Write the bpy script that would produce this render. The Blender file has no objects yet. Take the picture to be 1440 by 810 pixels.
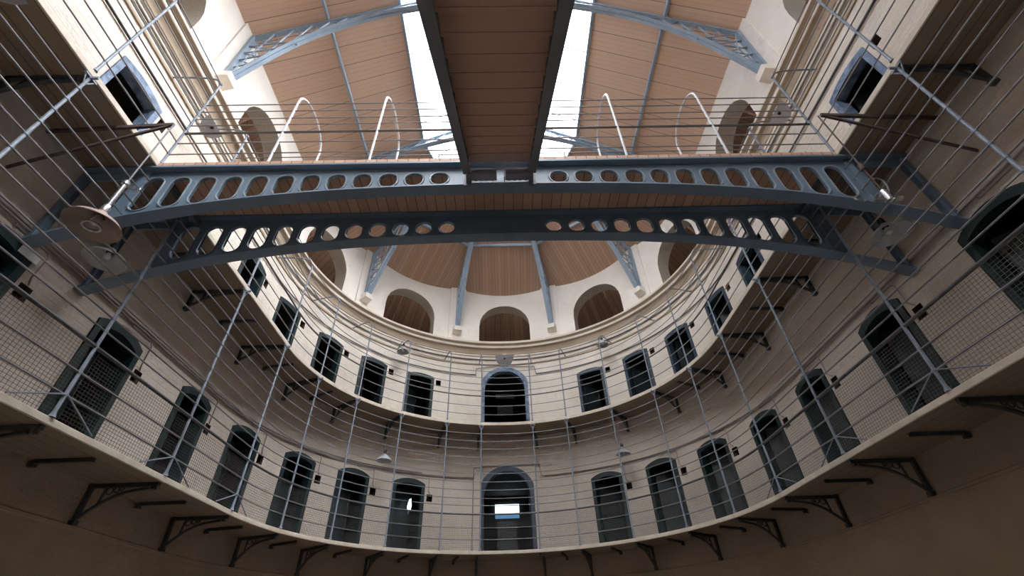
import bpy, math, random
from mathutils import Vector, Matrix
random.seed(7)
PI = math.pi
COL = bpy.context.scene.collection
# ------------------------------------------------------------------ plan
R = 4.228            # inner edge of the galleries (half width of the straight part)
W = R + 0.85         # face of the wall
CAM = Vector((-0.047, -7.44, 1.55))
Z1, Z2 = 3.37, 6.38  # walking surfaces of the two galleries
S1, S2 = 3.31, 6.31  # undersides
YEND = -14.5
UQ = PI * W / 2
def pos(u, r, z):
    if abs(u) <= UQ:
        a = u / W
        return Vector((r * math.sin(a), r * math.cos(a), z))
    s = 1 if u > 0 else -1
    return Vector((s * r, -(abs(u) - UQ), z))
def ua(deg): return math.radians(deg) * W
def uy(s, y): return s * (UQ - y)
def rotz(u):
    if abs(u) <= UQ: return -u / W
    return -PI / 2 if u > 0 else PI / 2
UE = UQ - YEND
def usteps(a, b, st=0.2):
    n = max(1, int(math.ceil((b - a) / st)))
    return [a + (b - a) * i / n for i in range(n + 1)]

# ------------------------------------------------------------------ materials
def new_mat(name):
    m = bpy.data.materials.new(name); m.use_nodes = True
    nt = m.node_tree; b = nt.nodes['Principled BSDF']
    return m, nt, b
def N(nt, t, **k):
    n = nt.nodes.new(t)
    for a, v in k.items(): setattr(n, a, v)
    return n
def ramp(nt, fac, stops):
    r = N(nt, 'ShaderNodeValToRGB')
    el = r.color_ramp.elements
    el[0].position, el[0].color = stops[0][0], (*stops[0][1], 1)
    el[1].position, el[1].color = stops[1][0], (*stops[1][1], 1)
    for p, c in stops[2:]:
        e = el.new(p); e.color = (*c, 1)
    nt.links.new(fac, r.inputs[0]); return r.outputs[0]
def noise(nt, co, scale, detail=4, rough=.55):
    n = N(nt, 'ShaderNodeTexNoise'); n.inputs['Scale'].default_value = scale
    n.inputs['Detail'].default_value = detail; n.inputs['Roughness'].default_value = rough
    nt.links.new(co, n.inputs['Vector']); return n.outputs['Fac']
def mixc(nt, f, a, b, mode='MIX'):
    m = N(nt, 'ShaderNodeMix', data_type='RGBA', blend_type=mode)
    for i, v in ((0, f), (6, a), (7, b)):
        if hasattr(v, 'links') or isinstance(v, bpy.types.NodeSocket): nt.links.new(v, m.inputs[i])
        elif i == 0: m.inputs[0].default_value = v
        else: m.inputs[i].default_value = (*v, 1)
    return m.outputs[2]
def math_(nt, op, a, b=None, c=None):
    m = N(nt, 'ShaderNodeMath', operation=op)
    for i, v in enumerate((a, b, c)):
        if v is None: continue
        if isinstance(v, (int, float)): m.inputs[i].default_value = v
        else: nt.links.new(v, m.inputs[i])
    return m.outputs[0]
def bump(nt, b, h, st=.4, dist=.02, prev=None):
    n = N(nt, 'ShaderNodeBump'); n.inputs['Strength'].default_value = st; n.inputs['Distance'].default_value = dist
    nt.links.new(h, n.inputs['Height'])
    if prev is not None: nt.links.new(prev, n.inputs['Normal'])
    nt.links.new(n.outputs[0], b.inputs['Normal']); return n.outputs[0]
def plaster(name, c1, c2, stain, courses=.35, sf=.5, bs=.5):
    m, nt, b = new_mat(name)
    tc = N(nt, 'ShaderNodeTexCoord'); ob = tc.outputs['Object']
    big = noise(nt, ob, .9, 5, .6)
    col = ramp(nt, big, [(.35, c1), (.65, c2)])
    st = noise(nt, ob, 2.3, 8, .7)
    sm = ramp(nt, st, [(.60, (0, 0, 0)), (.74, (1, 1, 1))])
    sm2 = math_(nt, 'MULTIPLY', sm, sf)
    col = mixc(nt, sm2, col, stain)
    nt.links.new(col, b.inputs['Base Color'])
    b.inputs['Roughness'].default_value = .85
    uvn = N(nt, 'ShaderNodeUVMap')
    br = N(nt, 'ShaderNodeTexBrick'); br.inputs['Scale'].default_value = 1
    br.inputs['Mortar Size'].default_value = .012; br.inputs['Mortar Smooth'].default_value = 1
    br.inputs['Brick Width'].default_value = .24; br.inputs['Row Height'].default_value = .085
    br.inputs['Color1'].default_value = (1, 1, 1, 1); br.inputs['Color2'].default_value = (.75, .75, .75, 1); br.inputs['Mortar'].default_value = (.2, .2, .2, 1)
    dn = noise(nt, ob, 5, 3)
    nt.links.new(uvn.outputs[0], br.inputs['Vector'])
    h = math_(nt, 'ADD', math_(nt, 'MULTIPLY', br.outputs['Color'], courses), math_(nt, 'MULTIPLY', noise(nt, ob, 22, 6, .65), .9))
    h = math_(nt, 'ADD', h, math_(nt, 'MULTIPLY', dn, 1.2))
    bump(nt, b, h, bs, .03)
    return m
M = {}
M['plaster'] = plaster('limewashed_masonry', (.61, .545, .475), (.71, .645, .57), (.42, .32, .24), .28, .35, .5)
M['plaster_mid'] = plaster('darker_limewashed_masonry', (.47, .405, .345), (.56, .49, .425), (.33, .24, .17), .28, .45, .5)  # darker limewash tone for the lower gallery wall
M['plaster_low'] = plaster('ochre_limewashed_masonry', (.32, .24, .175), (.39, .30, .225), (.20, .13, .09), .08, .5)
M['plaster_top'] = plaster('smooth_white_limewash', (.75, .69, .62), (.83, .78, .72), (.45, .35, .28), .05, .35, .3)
M['reveal'] = plaster('greyish_limewash', (.45, .40, .34), (.52, .47, .41), (.3, .24, .2), .1, .3)
M['cornice'] = plaster('cream_moulding', (.60, .53, .445), (.68, .61, .53), (.36, .26, .16), 0, .7, .15)
M['tan'] = plaster('tan_moulding', (.34, .265, .185), (.44, .355, .265), (.22, .14, .08), 0, .7, .15)  # browner, darker tone for the cornice hollows and the thin moulding below
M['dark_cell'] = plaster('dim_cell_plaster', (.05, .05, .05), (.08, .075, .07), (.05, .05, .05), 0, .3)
def boards(name, c1, c2, wide, seam, fine=None, axis=0, rough=.6, groove=.25, spec=.3):
    """boards whose joints are lines of constant uv[axis], spaced `wide` metres"""
    m, nt, b = new_mat(name)
    uvn = N(nt, 'ShaderNodeUVMap'); sp = N(nt, 'ShaderNodeSeparateXYZ'); nt.links.new(uvn.outputs[0], sp.inputs[0])
    c = sp.outputs[axis]
    q = math_(nt, 'DIVIDE', c, wide); fr = math_(nt, 'FRACT', q); fl = math_(nt, 'FLOOR', q)
    d = math_(nt, 'ABSOLUTE', math_(nt, 'SUBTRACT', fr, .5))
    g = math_(nt, 'GREATER_THAN', d, .5 - seam / wide / 2)
    wn = N(nt, 'ShaderNodeTexWhiteNoise', noise_dimensions='1D'); nt.links.new(fl, wn.inputs['W'])
    mp = N(nt, 'ShaderNodeMapping'); mp.inputs['Scale'].default_value = (30, 1.2, 1) if axis == 0 else (1.2, 30, 1)
    nt.links.new(uvn.outputs[0], mp.inputs[0])
    gr = noise(nt, mp.outputs[0], 1, 5, .6)
    f = math_(nt, 'ADD', math_(nt, 'MULTIPLY', wn.outputs['Value'], .55), math_(nt, 'MULTIPLY', gr, .45))
    col = ramp(nt, f, [(.2, c1), (.8, c2)])
    if fine:
        q2 = math_(nt, 'FRACT', math_(nt, 'DIVIDE', c, fine))
        g2 = math_(nt, 'GREATER_THAN', math_(nt, 'ABSOLUTE', math_(nt, 'SUBTRACT', q2, .5)), .5 - .004 / fine)
        col = mixc(nt, math_(nt, 'MULTIPLY', g2, .35), col, tuple(x * .45 for x in c1))
    col = mixc(nt, math_(nt, 'MULTIPLY', g, .85), col, tuple(x * groove for x in c1))
    nt.links.new(col, b.inputs['Base Color']); b.inputs['Roughness'].default_value = rough
    b.inputs['Specular IOR Level'].default_value = spec
    bump(nt, b, math_(nt, 'SUBTRACT', math_(nt, 'MULTIPLY', gr, .2), g), .5, .006)
    return m
M['ceil_wood'] = boards('varnished_ceiling_boards', (.68, .475, .355), (.80, .575, .44), .42, .012, .105)
M['apse_wood'] = boards('narrow_ceiling_boards', (.44, .285, .205), (.51, .34, .25), .11, .007)
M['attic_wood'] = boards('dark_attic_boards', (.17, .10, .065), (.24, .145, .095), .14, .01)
M['deck_wood'] = boards('bridge_deck_boards', (.52, .32, .22), (.64, .41, .29), .13, .01)
M['stair_wood'] = boards('stair_boards', (.60, .385, .29), (.68, .44, .335), 3, .001)
M['soffit'] = boards('gallery_soffit_boards', (.24, .18, .125), (.29, .22, .16), .17, .008, None, 1, .8)
def paint(name, c, c2=None, rough=.45, scale=8, metal=0., chips=None, bs=.15, spec=.5):
    m, nt, b = new_mat(name)
    ob = N(nt, 'ShaderNodeTexCoord').outputs['Object']
    c2 = c2 or tuple(x * .75 for x in c)
    col = ramp(nt, noise(nt, ob, scale, 5), [(.35, c), (.65, c2)])
    if chips:
        ch = ramp(nt, noise(nt, ob, scale * 2.2, 6, .7), [(.60, (0, 0, 0)), (.66, (1, 1, 1))])
        col = mixc(nt, ch, col, chips)
    nt.links.new(col, b.inputs['Base Color'])
    b.inputs['Roughness'].default_value = rough; b.inputs['Metallic'].default_value = metal
    b.inputs['Specular IOR Level'].default_value = spec
    bump(nt, b, noise(nt, ob, scale * 4, 5), bs, .01)
    return m
M['girder'] = paint('slate_blue_girder_paint', (.13, .19, .26), (.16, .225, .30), .45, 3)
M['girder_rim'] = paint('pale_blue_rim_paint', (.27, .33, .38), None, .35, 6)
M['string'] = paint('charcoal_blue_string_paint', (.115, .125, .145), (.135, .145, .165), .5, 4)
M['truss'] = paint('blue_grey_truss_paint', (.25, .33, .42), (.31, .39, .48), .4, 5)
M['post'] = paint('pale_blue_grey_post_paint', (.15, .18, .225), (.21, .24, .29), .5, 14)
M['rail'] = paint('worn_grey_rail_paint', (.17, .17, .18), (.22, .215, .22), .45, 10)
M['mesh'] = paint('dark_wire_mesh', (.07, .068, .066), (.10, .095, .09), .6, 10)
M['hand'] = paint('dark_handrail_metal', (.075, .075, .08), (.10, .10, .105), .4, 10)
M['hoop'] = paint('pale_hoop_paint', (.62, .64, .68), (.5, .53, .58), .4, 20, chips=(.2, .18, .17))
M['iron'] = paint('dark_green_cast_iron', (.035, .045, .045), (.055, .06, .058), .55, 9)
M['rust'] = paint('brown_rusty_iron', (.10, .065, .055), (.06, .04, .035), .7, 12)
M['green'] = paint('dark_teal_door_paint', (.006, .018, .021), (.010, .025, .029), .5, 6, bs=.4)
M['leaf'] = paint('bottle_green_door_leaf', (.008, .014, .017), (.012, .021, .025), .5, 4)
M['navy'] = paint('dull_navy_frame_paint', (.02, .038, .06), (.03, .055, .08), .5, 7, bs=.5)
M['blue'] = paint('powder_blue_stone_frame', (.20, .28, .41), (.07, .11, .18), .6, 9, bs=1.0)
M['bluedark'] = paint('slate_blue_stone_frame', (.025, .036, .055), (.045, .065, .095), .5, 9, bs=.8)
M['pipe'] = paint('grey_conduit', (.20, .18, .17), (.28, .25, .23), .6, 8)
M['cylm'] = paint('glossy_dark_cylinder', (.2, .2, .26), (.26, .26, .32), .3, 6)
M['fascia'] = paint('cream_gallery_edge', (.60, .53, .44), (.50, .43, .35), .7, 6)
M['enamel'] = paint('grey_enamel_shade', (.36, .37, .40), (.42, .43, .46), .4, 6)
M['enamel_brown'] = paint('brown_enamel_shade_inside', (.24, .17, .14), (.29, .21, .175), .5, 6)
M['zinc'] = paint('bright_zinc_fitting', (.5, .52, .55), (.4, .42, .45), .25, 12, .8)
M['black'] = paint('black_fitting', (.015, .016, .018), None, .3, 8)
M['floor'] = paint('dark_stone_floor', (.13, .115, .10), (.17, .15, .13), .7, 2)
M['sign'] = paint('white_sign_card', (.75, .77, .8), None, .5, 5)
def glass_mat():
    m, nt, b = new_mat('skylight_glass')
    nt.nodes.remove(b)
    t = N(nt, 'ShaderNodeBsdfTransparent'); t.inputs[0].default_value = (.95, .97, 1, 1)
    g = N(nt, 'ShaderNodeBsdfGlossy'); g.inputs['Roughness'].default_value = .05
    fr = N(nt, 'ShaderNodeFresnel'); fr.inputs[0].default_value = 1.45
    mx = N(nt, 'ShaderNodeMixShader'); nt.links.new(fr.outputs[0], mx.inputs[0]); nt.links.new(t.outputs[0], mx.inputs[1]); nt.links.new(g.outputs[0], mx.inputs[2])
    nt.links.new(mx.outputs[0], nt.nodes['Material Output'].inputs[0]); return m
M['glass'] = glass_mat()
def emit(name, c, s):
    m, nt, b = new_mat(name)
    b.inputs['Base Color'].default_value = (*c, 1)
    b.inputs['Emission Color'].default_value = (*c, 1); b.inputs['Emission Strength'].default_value = s
    return m
M['win_reflection_lit'] = emit('bright_pane_and_reflection', (.72, .86, 1.0), 2.2)  # glow of the passage window and of the reflection patch at a cell door
M['winlow'] = emit('blue_window_pane', (.16, .36, .62), .7)
M['bulb'] = paint('white_glass_bulb', (.8, .8, .82), None, .2, 5)

# ------------------------------------------------------------------ mesh building
class MB:
    def __init__(s): s.v = []; s.f = []; s.uv = {}; s.mi = []
    def add(s, p, uv=None):
        s.v.append(tuple(p))
        if uv is not None: s.uv[len(s.v) - 1] = uv
        return len(s.v) - 1
    def quad(s, a, b, c, d): s.f.append((a, b, c, d))
    def pquad(s, P, UV=None):
        ids = [s.add(p, UV[i] if UV else None) for i, p in enumerate(P)]
        s.f.append(tuple(ids))
    def box(s, c, d, rot=None):
        x, y, z = d[0] / 2, d[1] / 2, d[2] / 2
        pts = [Vector(q) for q in ((-x, -y, -z), (x, -y, -z), (x, y, -z), (-x, y, -z), (-x, -y, z), (x, -y, z), (x, y, z), (-x, y, z))]
        if rot: pts = [rot @ p for p in pts]
        s.hexa([p + Vector(c) for p in pts])
    def hexa(s, P):
        i = [s.add(p, (p[0] + p[1] * .37, p[2])) for p in P]
        for q in ((0, 3, 2, 1), (4, 5, 6, 7), (0, 1, 5, 4), (1, 2, 6, 5), (2, 3, 7, 6), (3, 0, 4, 7)): s.f.append(tuple(i[k] for k in q))
    def bar(s, a, b, w, h, up=Vector((0, 0, 1))):
        a, b = Vector(a), Vector(b); t = (b - a).normalized()
        if abs(t.dot(up)) > .98: up = Vector((0, 1, 0))
        sd = t.cross(up).normalized() * w / 2; uu = sd.cross(t).normalized() * h / 2
        s.hexa([a - sd - uu, a + sd - uu, b + sd - uu, b - sd - uu, a - sd + uu, a + sd + uu, b + sd + uu, b - sd + uu])
    def tube(s, path, r, n=8, cap=True, closed=False, rr=None):
        P = [Vector(p) for p in path]; m = len(P)
        t0 = (P[1] - P[0]).normalized()
        nrm = t0.orthogonal().normalized(); rings = []
        for i, p in enumerate(P):
            if closed: t = (P[(i + 1) % m] - P[i - 1]).normalized()
            elif i == 0: t = t0
            elif i == m - 1: t = (P[-1] - P[-2]).normalized()
            else: t = ((P[i + 1] - p).normalized() + (p - P[i - 1]).normalized()).normalized()
            nrm = (nrm - t * nrm.dot(t)).normalized(); bn = t.cross(nrm)
            rad = rr[i] if rr else r
            rings.append([s.add(p + (nrm * math.cos(2 * PI * k / n) + bn * math.sin(2 * PI * k / n)) * rad) for k in range(n)])
        for i in range(m if closed else m - 1):
            A, B = rings[i], rings[(i + 1) % m]
            for k in range(n): s.f.append((A[k], A[(k + 1) % n], B[(k + 1) % n], B[k]))
        if cap and not closed:
            s.f.append(tuple(reversed(rings[0]))); s.f.append(tuple(rings[-1]))
    def rsweep(s, path, w, h, side):
        """rectangular sweep; side(i) gives the width direction"""
        P = [Vector(p) for p in path]; R_ = []
        for i, p in enumerate(P):
            t = (P[min(i + 1, len(P) - 1)] - P[max(i - 1, 0)]).normalized()
            sd = Vector(side(i)).normalized(); sd = (sd - t * sd.dot(t)).normalized(); up = t.cross(sd)
            R_.append([s.add(p + sd * a * w / 2 + up * b * h / 2) for a, b in ((-1, -1), (1, -1), (1, 1), (-1, 1))])
        for i in range(len(P) - 1):
            for k in range(4): s.f.append((R_[i][k], R_[i][(k + 1) % 4], R_[i + 1][(k + 1) % 4], R_[i + 1][k]))
        s.f.append(tuple(reversed(R_[0]))); s.f.append(tuple(R_[-1]))
    def lathe(s, prof, n=28, c=(0, 0, 0)):
        rings = []
        for r, z in prof:
            rings.append([s.add((c[0] + r * math.cos(2 * PI * k / n), c[1] + r * math.sin(2 * PI * k / n), c[2] + z)) for k in range(n)])
        for A, B in zip(rings, rings[1:]):
            for k in range(n): s.f.append((A[k], A[(k + 1) % n], B[(k + 1) % n], B[k]))
    def build(s, name, mat, parent=None, smooth=None):
        me = bpy.data.meshes.new(name); me.from_pydata(s.v, [], s.f); me.update()
        l = me.uv_layers.new(name='UVMap')
        for lp in me.loops:
            vi = lp.vertex_index
            if vi in s.uv: l.data[lp.index].uv = s.uv[vi]
            else:
                p = s.v[vi]; l.data[lp.index].uv = (p[0] + p[1], p[2])
        me.materials.append(mat if not isinstance(mat, str) else M[mat])
        if smooth is not None:
            for p in me.polygons: p.use_smooth = True
            me.set_sharp_from_angle(angle=math.radians(smooth))
        o = bpy.data.objects.new(name, me); COL.objects.link(o)
        if parent: o.parent = parent
        return o
def empty(name, loc=(0, 0, 0), rz=0):
    o = bpy.data.objects.new(name, None); COL.objects.link(o); o.location = loc; o.rotation_euler = (0, 0, rz); o.empty_display_size = .1
    return o
def tag(o, label, cat, group=None):
    o['label'] = label; o['category'] = cat
    if group: o['group'] = group
    return o
def struct(o, label=None):
    o['kind'] = 'structure'
    if label: o['label'] = label
    return o
def copy_tree(o, parent=None):
    c = o.copy(); COL.objects.link(c)
    if parent: c.parent = parent
    for ch in list(o.children): copy_tree(ch, c)
    return c
ORD = ['first', 'second', 'third', 'fourth', 'fifth', 'sixth', 'seventh', 'eighth', 'ninth', 'tenth', 'eleventh', 'twelfth', 'thirteenth']

# ------------------------------------------------------------------ openings
def arc_top(hw, zs, zc):
    rise = zc - zs; rad = (hw * hw + rise * rise) / (2 * rise); cz = zc - rad
    return lambda d: cz + math.sqrt(max(0, rad * rad - min(abs(d), hw) ** 2))
def outline(hw, zs, zc, n=12, z0=0.):
    f = arc_top(hw, zs, zc)
    if zc - zs >= hw * .99:   # semicircle: sample by angle
        mid = [(-hw * math.cos(PI * i / n), zs + (zc - zs) * math.sin(PI * i / n)) for i in range(n + 1)]
    else: mid = [(-hw + 2 * hw * i / n, f(-hw + 2 * hw * i / n)) for i in range(n + 1)]
    return [(-hw, z0)] + mid + [(hw, z0)]
def wall_mesh(name, z0, z1, ops, mat, u0=-UE, u1=UE, reveal=None, rmat=None, r=W):
    """ops: (u centre, half width, z bottom, top(d))"""
    ops = sorted(ops, key=lambda o: o[0])
    mb = MB(); us = []; 
    edges = []
    cur = u0
    # group overlapping columns by collecting all breakpoints
    bps = set([round(u0, 5), round(u1, 5)])
    for s in (-UQ, UQ):
        if u0 < s < u1: bps.add(round(s, 5))
    for (c, hw, zb, top) in ops:
        for i in range(13):
            d = -hw * math.cos(PI * i / 12); bps.add(round(c + d, 5))
    bl = sorted(bps); allu = []
    for a, b in zip(bl, bl[1:]):
        if b - a < 1e-4: continue
        allu += usteps(a, b, .16)[:-1]
    allu.append(bl[-1])
    for a, b in zip(allu, allu[1:]):
        mid = (a + b) / 2
        act = sorted([o for o in ops if abs(mid - o[0]) < o[1]], key=lambda o: o[2])
        za, zb_ = z0, z0
        segs = []
        for (c, hw, zb, top) in act:
            if zb > min(za, zb_) + 1e-4: segs.append((za, zb_, zb, zb))
            za, zb_ = top(a - c), top(b - c)
        segs.append((za, zb_, z1, z1))
        for (la, lb, ha, hb) in segs:
            n = max(1, int(round((min(ha, hb) - max(la, lb)) / .8)))
            for k in range(n):
                f0, f1 = k / n, (k + 1) / n
                q = [(a, la + (ha - la) * f0), (b, lb + (hb - lb) * f0), (b, lb + (hb - lb) * f1), (a, la + (ha - la) * f1)]
                mb.pquad([pos(u, r, z) for u, z in q], q)
    o = mb.build(name, mat)
    # merge doubles for smooth shading
    import bmesh
    bm = bmesh.new(); bm.from_mesh(o.data); bmesh.ops.remove_doubles(bm, verts=bm.verts, dist=1e-4); bm.to_mesh(o.data); bm.free()
    for p in o.data.polygons: p.use_smooth = True
    return struct(o)

# door layout ---------------------------------------------------------------
DW = .41
door_us = []
for s in (-1, 1):
    for k, a in enumerate((29.3, 45.7, 61.7, 78.9)): door_us.append((s * ua(a), s, k + 1))
    for k, y in enumerate((-.58, -2.43, -4.28, -6.13, -7.98)): door_us.append((uy(s, y), s, k + 5))
VW = .075
def vent_u(u): return u + DW + .135
def rect(z): return lambda d: z
ops1, ops2 = [], []
for u, s, k in door_us:
    ops1.append((u, DW - .05, Z1 - .04, arc_top(DW - .05, Z1 + 1.55, Z1 + 1.66)))
    ops2.append((u, DW - .05, Z2 - .04, arc_top(DW - .05, Z2 + 1.56, Z2 + 1.62)))
    ops1.append((vent_u(u), VW, Z1 + 1.20, rect(Z1 + 1.37))); ops2.append((vent_u(u), VW, Z2 + 1.37, rect(Z2 + 1.54)))
UC = -.04
ops1.append((UC, .69, Z1 - .04, lambda d: Z1 + 1.38 + .69 * math.sqrt(max(0, 1 - (d / .69) ** 2))))
ops2.append((UC, .69, Z2 - .04, lambda d: Z2 + 1.38 + .69 * math.sqrt(max(0, 1 - (d / .69) ** 2))))
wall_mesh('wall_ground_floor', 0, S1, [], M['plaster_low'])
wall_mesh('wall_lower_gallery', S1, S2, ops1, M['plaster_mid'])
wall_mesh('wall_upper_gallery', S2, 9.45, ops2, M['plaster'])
# arcade
ZSIL, AH, ZSP = 9.45, .84, 10.08
arch_cs = [0, ua(-36), ua(36), ua(-72), ua(72)] + [uy(s, y) for s in (-1, 1) for y in (-1.85, -5.2, -8.7, -12.2)]
WT = 11.56
WR = .42
opsA = [(c, AH, ZSIL, lambda d: ZSP + math.sqrt(max(0, AH * AH - d * d))) for c in arch_cs]
wall_mesh('wall_arcade', 9.45, WT + .05, opsA, M['plaster_top'])
mb = MB()
for c in arch_cs:
    ol = outline(AH, ZSP, ZSP + AH, 20, ZSIL)
    acc = 0
    for (a, b) in zip(ol, ol[1:]):
        P = [pos(c + a[0], W, a[1]), pos(c + b[0], W, b[1]), pos(c + b[0], W + WR, b[1]), pos(c + a[0], W + WR, a[1])]
        L = math.hypot(b[0] - a[0], b[1] - a[1])
        mb.pquad(P, [(acc, 0), (acc + L, 0), (acc + L, WR), (acc, WR)]); acc += L
    mb.pquad([pos(c - AH, W, ZSIL), pos(c - AH, W + WR, ZSIL), pos(c + AH, W + WR, ZSIL), pos(c + AH, W, ZSIL)])
o = mb.build('wall_arch_reveals', M['reveal']); struct(o)
# the roof void behind the arcade: sloping boards, floor
mb = MB(); mf = MB()
for a, b in zip(usteps(-UE, UE, .3), usteps(-UE, UE, .3)[1:]):
    q = [(a, W + .02, 11.9), (b, W + .02, 11.9), (b, W + 2.6, 9.35), (a, W + 2.6, 9.35)]
    mb.pquad([pos(*p) for p in q], [(a, 0), (b, 0), (b, 3.6), (a, 3.6)])
    mf.pquad([pos(a, W, 9.44), pos(b, W, 9.44), pos(b, W + 2.7, 9.36), pos(a, W + 2.7, 9.36)])
struct(mb.build('ceiling_behind_arches', M['attic_wood']), 'dark boarded slope of the roof void seen through the arches')
struct(mf.build('floor_behind_arches', M['reveal']))
n_r = 0
for c in arch_cs[:9]:
    m_ = MB()
    m_.bar(pos(c, W + .5, 11.35), pos(c, W + 2.4, 9.48), .09, .1)
    nm = ['the middle arch at the apse centre', 'the arch just left of the middle arch', 'the arch just right of the middle arch', 'the far left arch of the apse, cut by the girder', 'the far right arch of the apse, cut by the girder',
          'the first straight-wall arch on the left', 'the arch at the upper left corner of the photo', 'a left arch beyond the frame', 'a far left arch beyond the frame'][n_r]
    tag(m_.build('attic_rafter', M['attic_wood']), 'dark sloping rafter inside ' + nm, 'rafter', 'rafters behind the arcade'); n_r += 1
    if n_r == 7: break
# same for first right arches
for c, nm in ((uy(1, -1.85), 'the first straight-wall arch on the right'), (uy(1, -5.2), 'the arch at the upper right corner of the photo')):
    m_ = MB(); m_.bar(pos(c, W + .5, 11.35), pos(c, W + 2.4, 9.48), .09, .1)
    tag(m_.build('attic_rafter', M['attic_wood']), 'dark sloping rafter inside ' + nm, 'rafter', 'rafters behind the arcade')

# cornice
def profile_sweep(name, prof, mat, u0=-UE, u1=UE, st=.16):
    mb = MB(); us = sorted(set([round(x, 5) for x in usteps(u0, u1, st) + [max(u0, -UQ), min(u1, UQ)]]))
    rows = [[mb.add(pos(u, r, z), (u, z + r)) for (r, z) in prof] for u in us]
    for A, B in zip(rows, rows[1:]):
        for k in range(len(prof) - 1): mb.f.append((A[k], B[k], B[k + 1], A[k + 1]))
    return mb.build(name, mat, smooth=25)
cp = [(0, 8.90), (.03, 8.905), (.03, 8.955), (.05, 8.965)]
struct(profile_sweep('trim_1', [(W + .005 - a, z) for a, z in cp], M['cornice']), 'lower fillet of the cornice')
cp = [(.05, 8.965), (.06, 9.03), (.10, 9.10), (.155, 9.135)]
struct(profile_sweep('trim_2', [(W + .005 - a, z) for a, z in cp], M['tan']), 'tan hollow of the cornice')
cp = [(.155, 9.135), (.165, 9.15), (.165, 9.205), (.18, 9.215)]
struct(profile_sweep('trim_3', [(W + .005 - a, z) for a, z in cp], M['cornice']), 'cream roll of the cornice')
cp = [(.18, 9.215), (.20, 9.23), (.235, 9.26)]
struct(profile_sweep('trim_4', [(W + .005 - a, z) for a, z in cp], M['tan']), 'upper tan hollow of the cornice')
cp = [(.235, 9.26), (.24, 9.27), (.24, 9.315), (.12, 9.345), (.11, 9.415), (.03, 9.44), (0, 9.47)]
struct(profile_sweep('trim_5', [(W + .005 - a, z) for a, z in cp], M['cornice']), 'cream top moulding of the cornice below the arches')
cp = [(0, 8.58), (.03, 8.59), (.035, 8.63), (.0, 8.66)]
struct(profile_sweep('trim_6', [(W + .005 - a, z) for a, z in cp], M['tan']), 'thin tan moulding under the cornice')
cp = [(0, 2.82), (.02, 2.83), (.02, 2.86), (0, 2.875)]
struct(profile_sweep('trim_7', [(W + .005 - a, z) for a, z in cp], M['plaster_low']), 'faint ledge on the ground floor wall')

# pilasters
PIL = [ua(-18), ua(18), ua(-54), ua(54), ua(-90), ua(90)] + [uy(s, y) for s in (-1, 1) for y in (-3.5, -7.0, -10.5)]
RIBW = .30
def pil_at(k):
    u = PIL[k]
    mb = MB()
    hw = .27
    for a, b in zip(usteps(u - hw, u + hw, .1), usteps(u - hw, u + hw, .1)[1:]):
        mb.hexa([pos(a, W - .045, 9.46), pos(b, W - .045, 9.46), pos(b, W + .05, 9.46), pos(a, W + .05, 9.46), pos(a, W - .045, WT), pos(b, W - .045, WT), pos(b, W + .05, WT), pos(a, W + .05, WT)])
    o = mb.build('pilaster', M['plaster_top'])
    c = MB()
    c.hexa([pos(u - .13, W - .26, 9.66), pos(u + .13, W - .26, 9.66), pos(u + .15, W, 9.60), pos(u - .15, W, 9.60), pos(u - .13, W - .28, 9.80), pos(u + .13, W - .28, 9.80), pos(u + .15, W, 9.80), pos(u - .15, W, 9.80)])
    c.build('corbel', M['plaster_top'], o)
    return o
plab = ['just left of the middle arch', 'just right of the middle arch', 'second left of the middle arch', 'second right of the middle arch', 'behind the bridge on the left', 'behind the bridge on the right',
        'at upper left under the big roof truss', None, None, 'at upper right under the big roof truss', None, None]
for k in range(12):
    o = pil_at(k)
    if plab[k] is None: struct(o)
    else: tag(o, 'white plaster pilaster with small corbel, ' + plab[k], 'pilaster', 'pilasters of the arcade')

# ------------------------------------------------------------------ roof
SL = .585
def zr(d): return 11.53 + SL * (W - d)
DSK = 2.23; ZA = zr(0)
mb = MB()
L_ = math.hypot(1, SL)
for s in (-1, 1):
    y0, y1 = YEND, 0
    Q = [(s * W, y0, zr(W)), (s * W, y1, zr(W)), (s * DSK, y1, zr(DSK)), (s * DSK, y0, zr(DSK))]
    mb.pquad(Q, [(y0, 0), (y1, 0), (y1, (W - DSK) * L_), (y0, (W - DSK) * L_)])
# close the strip between wall and the void
struct(mb.build('ceiling_main', M['ceil_wood']), 'brown boarded slopes of the main roof')
ribs = [math.radians(a) for a in (-90, -54, -18, 18, 54, 90)]
mb = MB(); gl_apse = []
for a, b in zip(ribs, ribs[1:]):
    def rp(t, d): return Vector((d * math.sin(t), d * math.cos(t), zr(d)))
    m_ = (a + b) / 2; tx = Vector((math.cos(m_), -math.sin(m_), 0))
    d0 = W * 1.12
    P = [rp(a, d0), rp(b, d0), rp(b, DSK), rp(a, DSK)]
    mb.pquad(P, [(p.dot(tx) + 7, p.z) for p in P]); gl_apse.append([rp(a, DSK), rp(b, DSK), rp(b, .05), rp(a, .05)])
struct(mb.build('ceiling_apse', M['apse_wood']), 'brown boarded facets of the apse roof')
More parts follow.
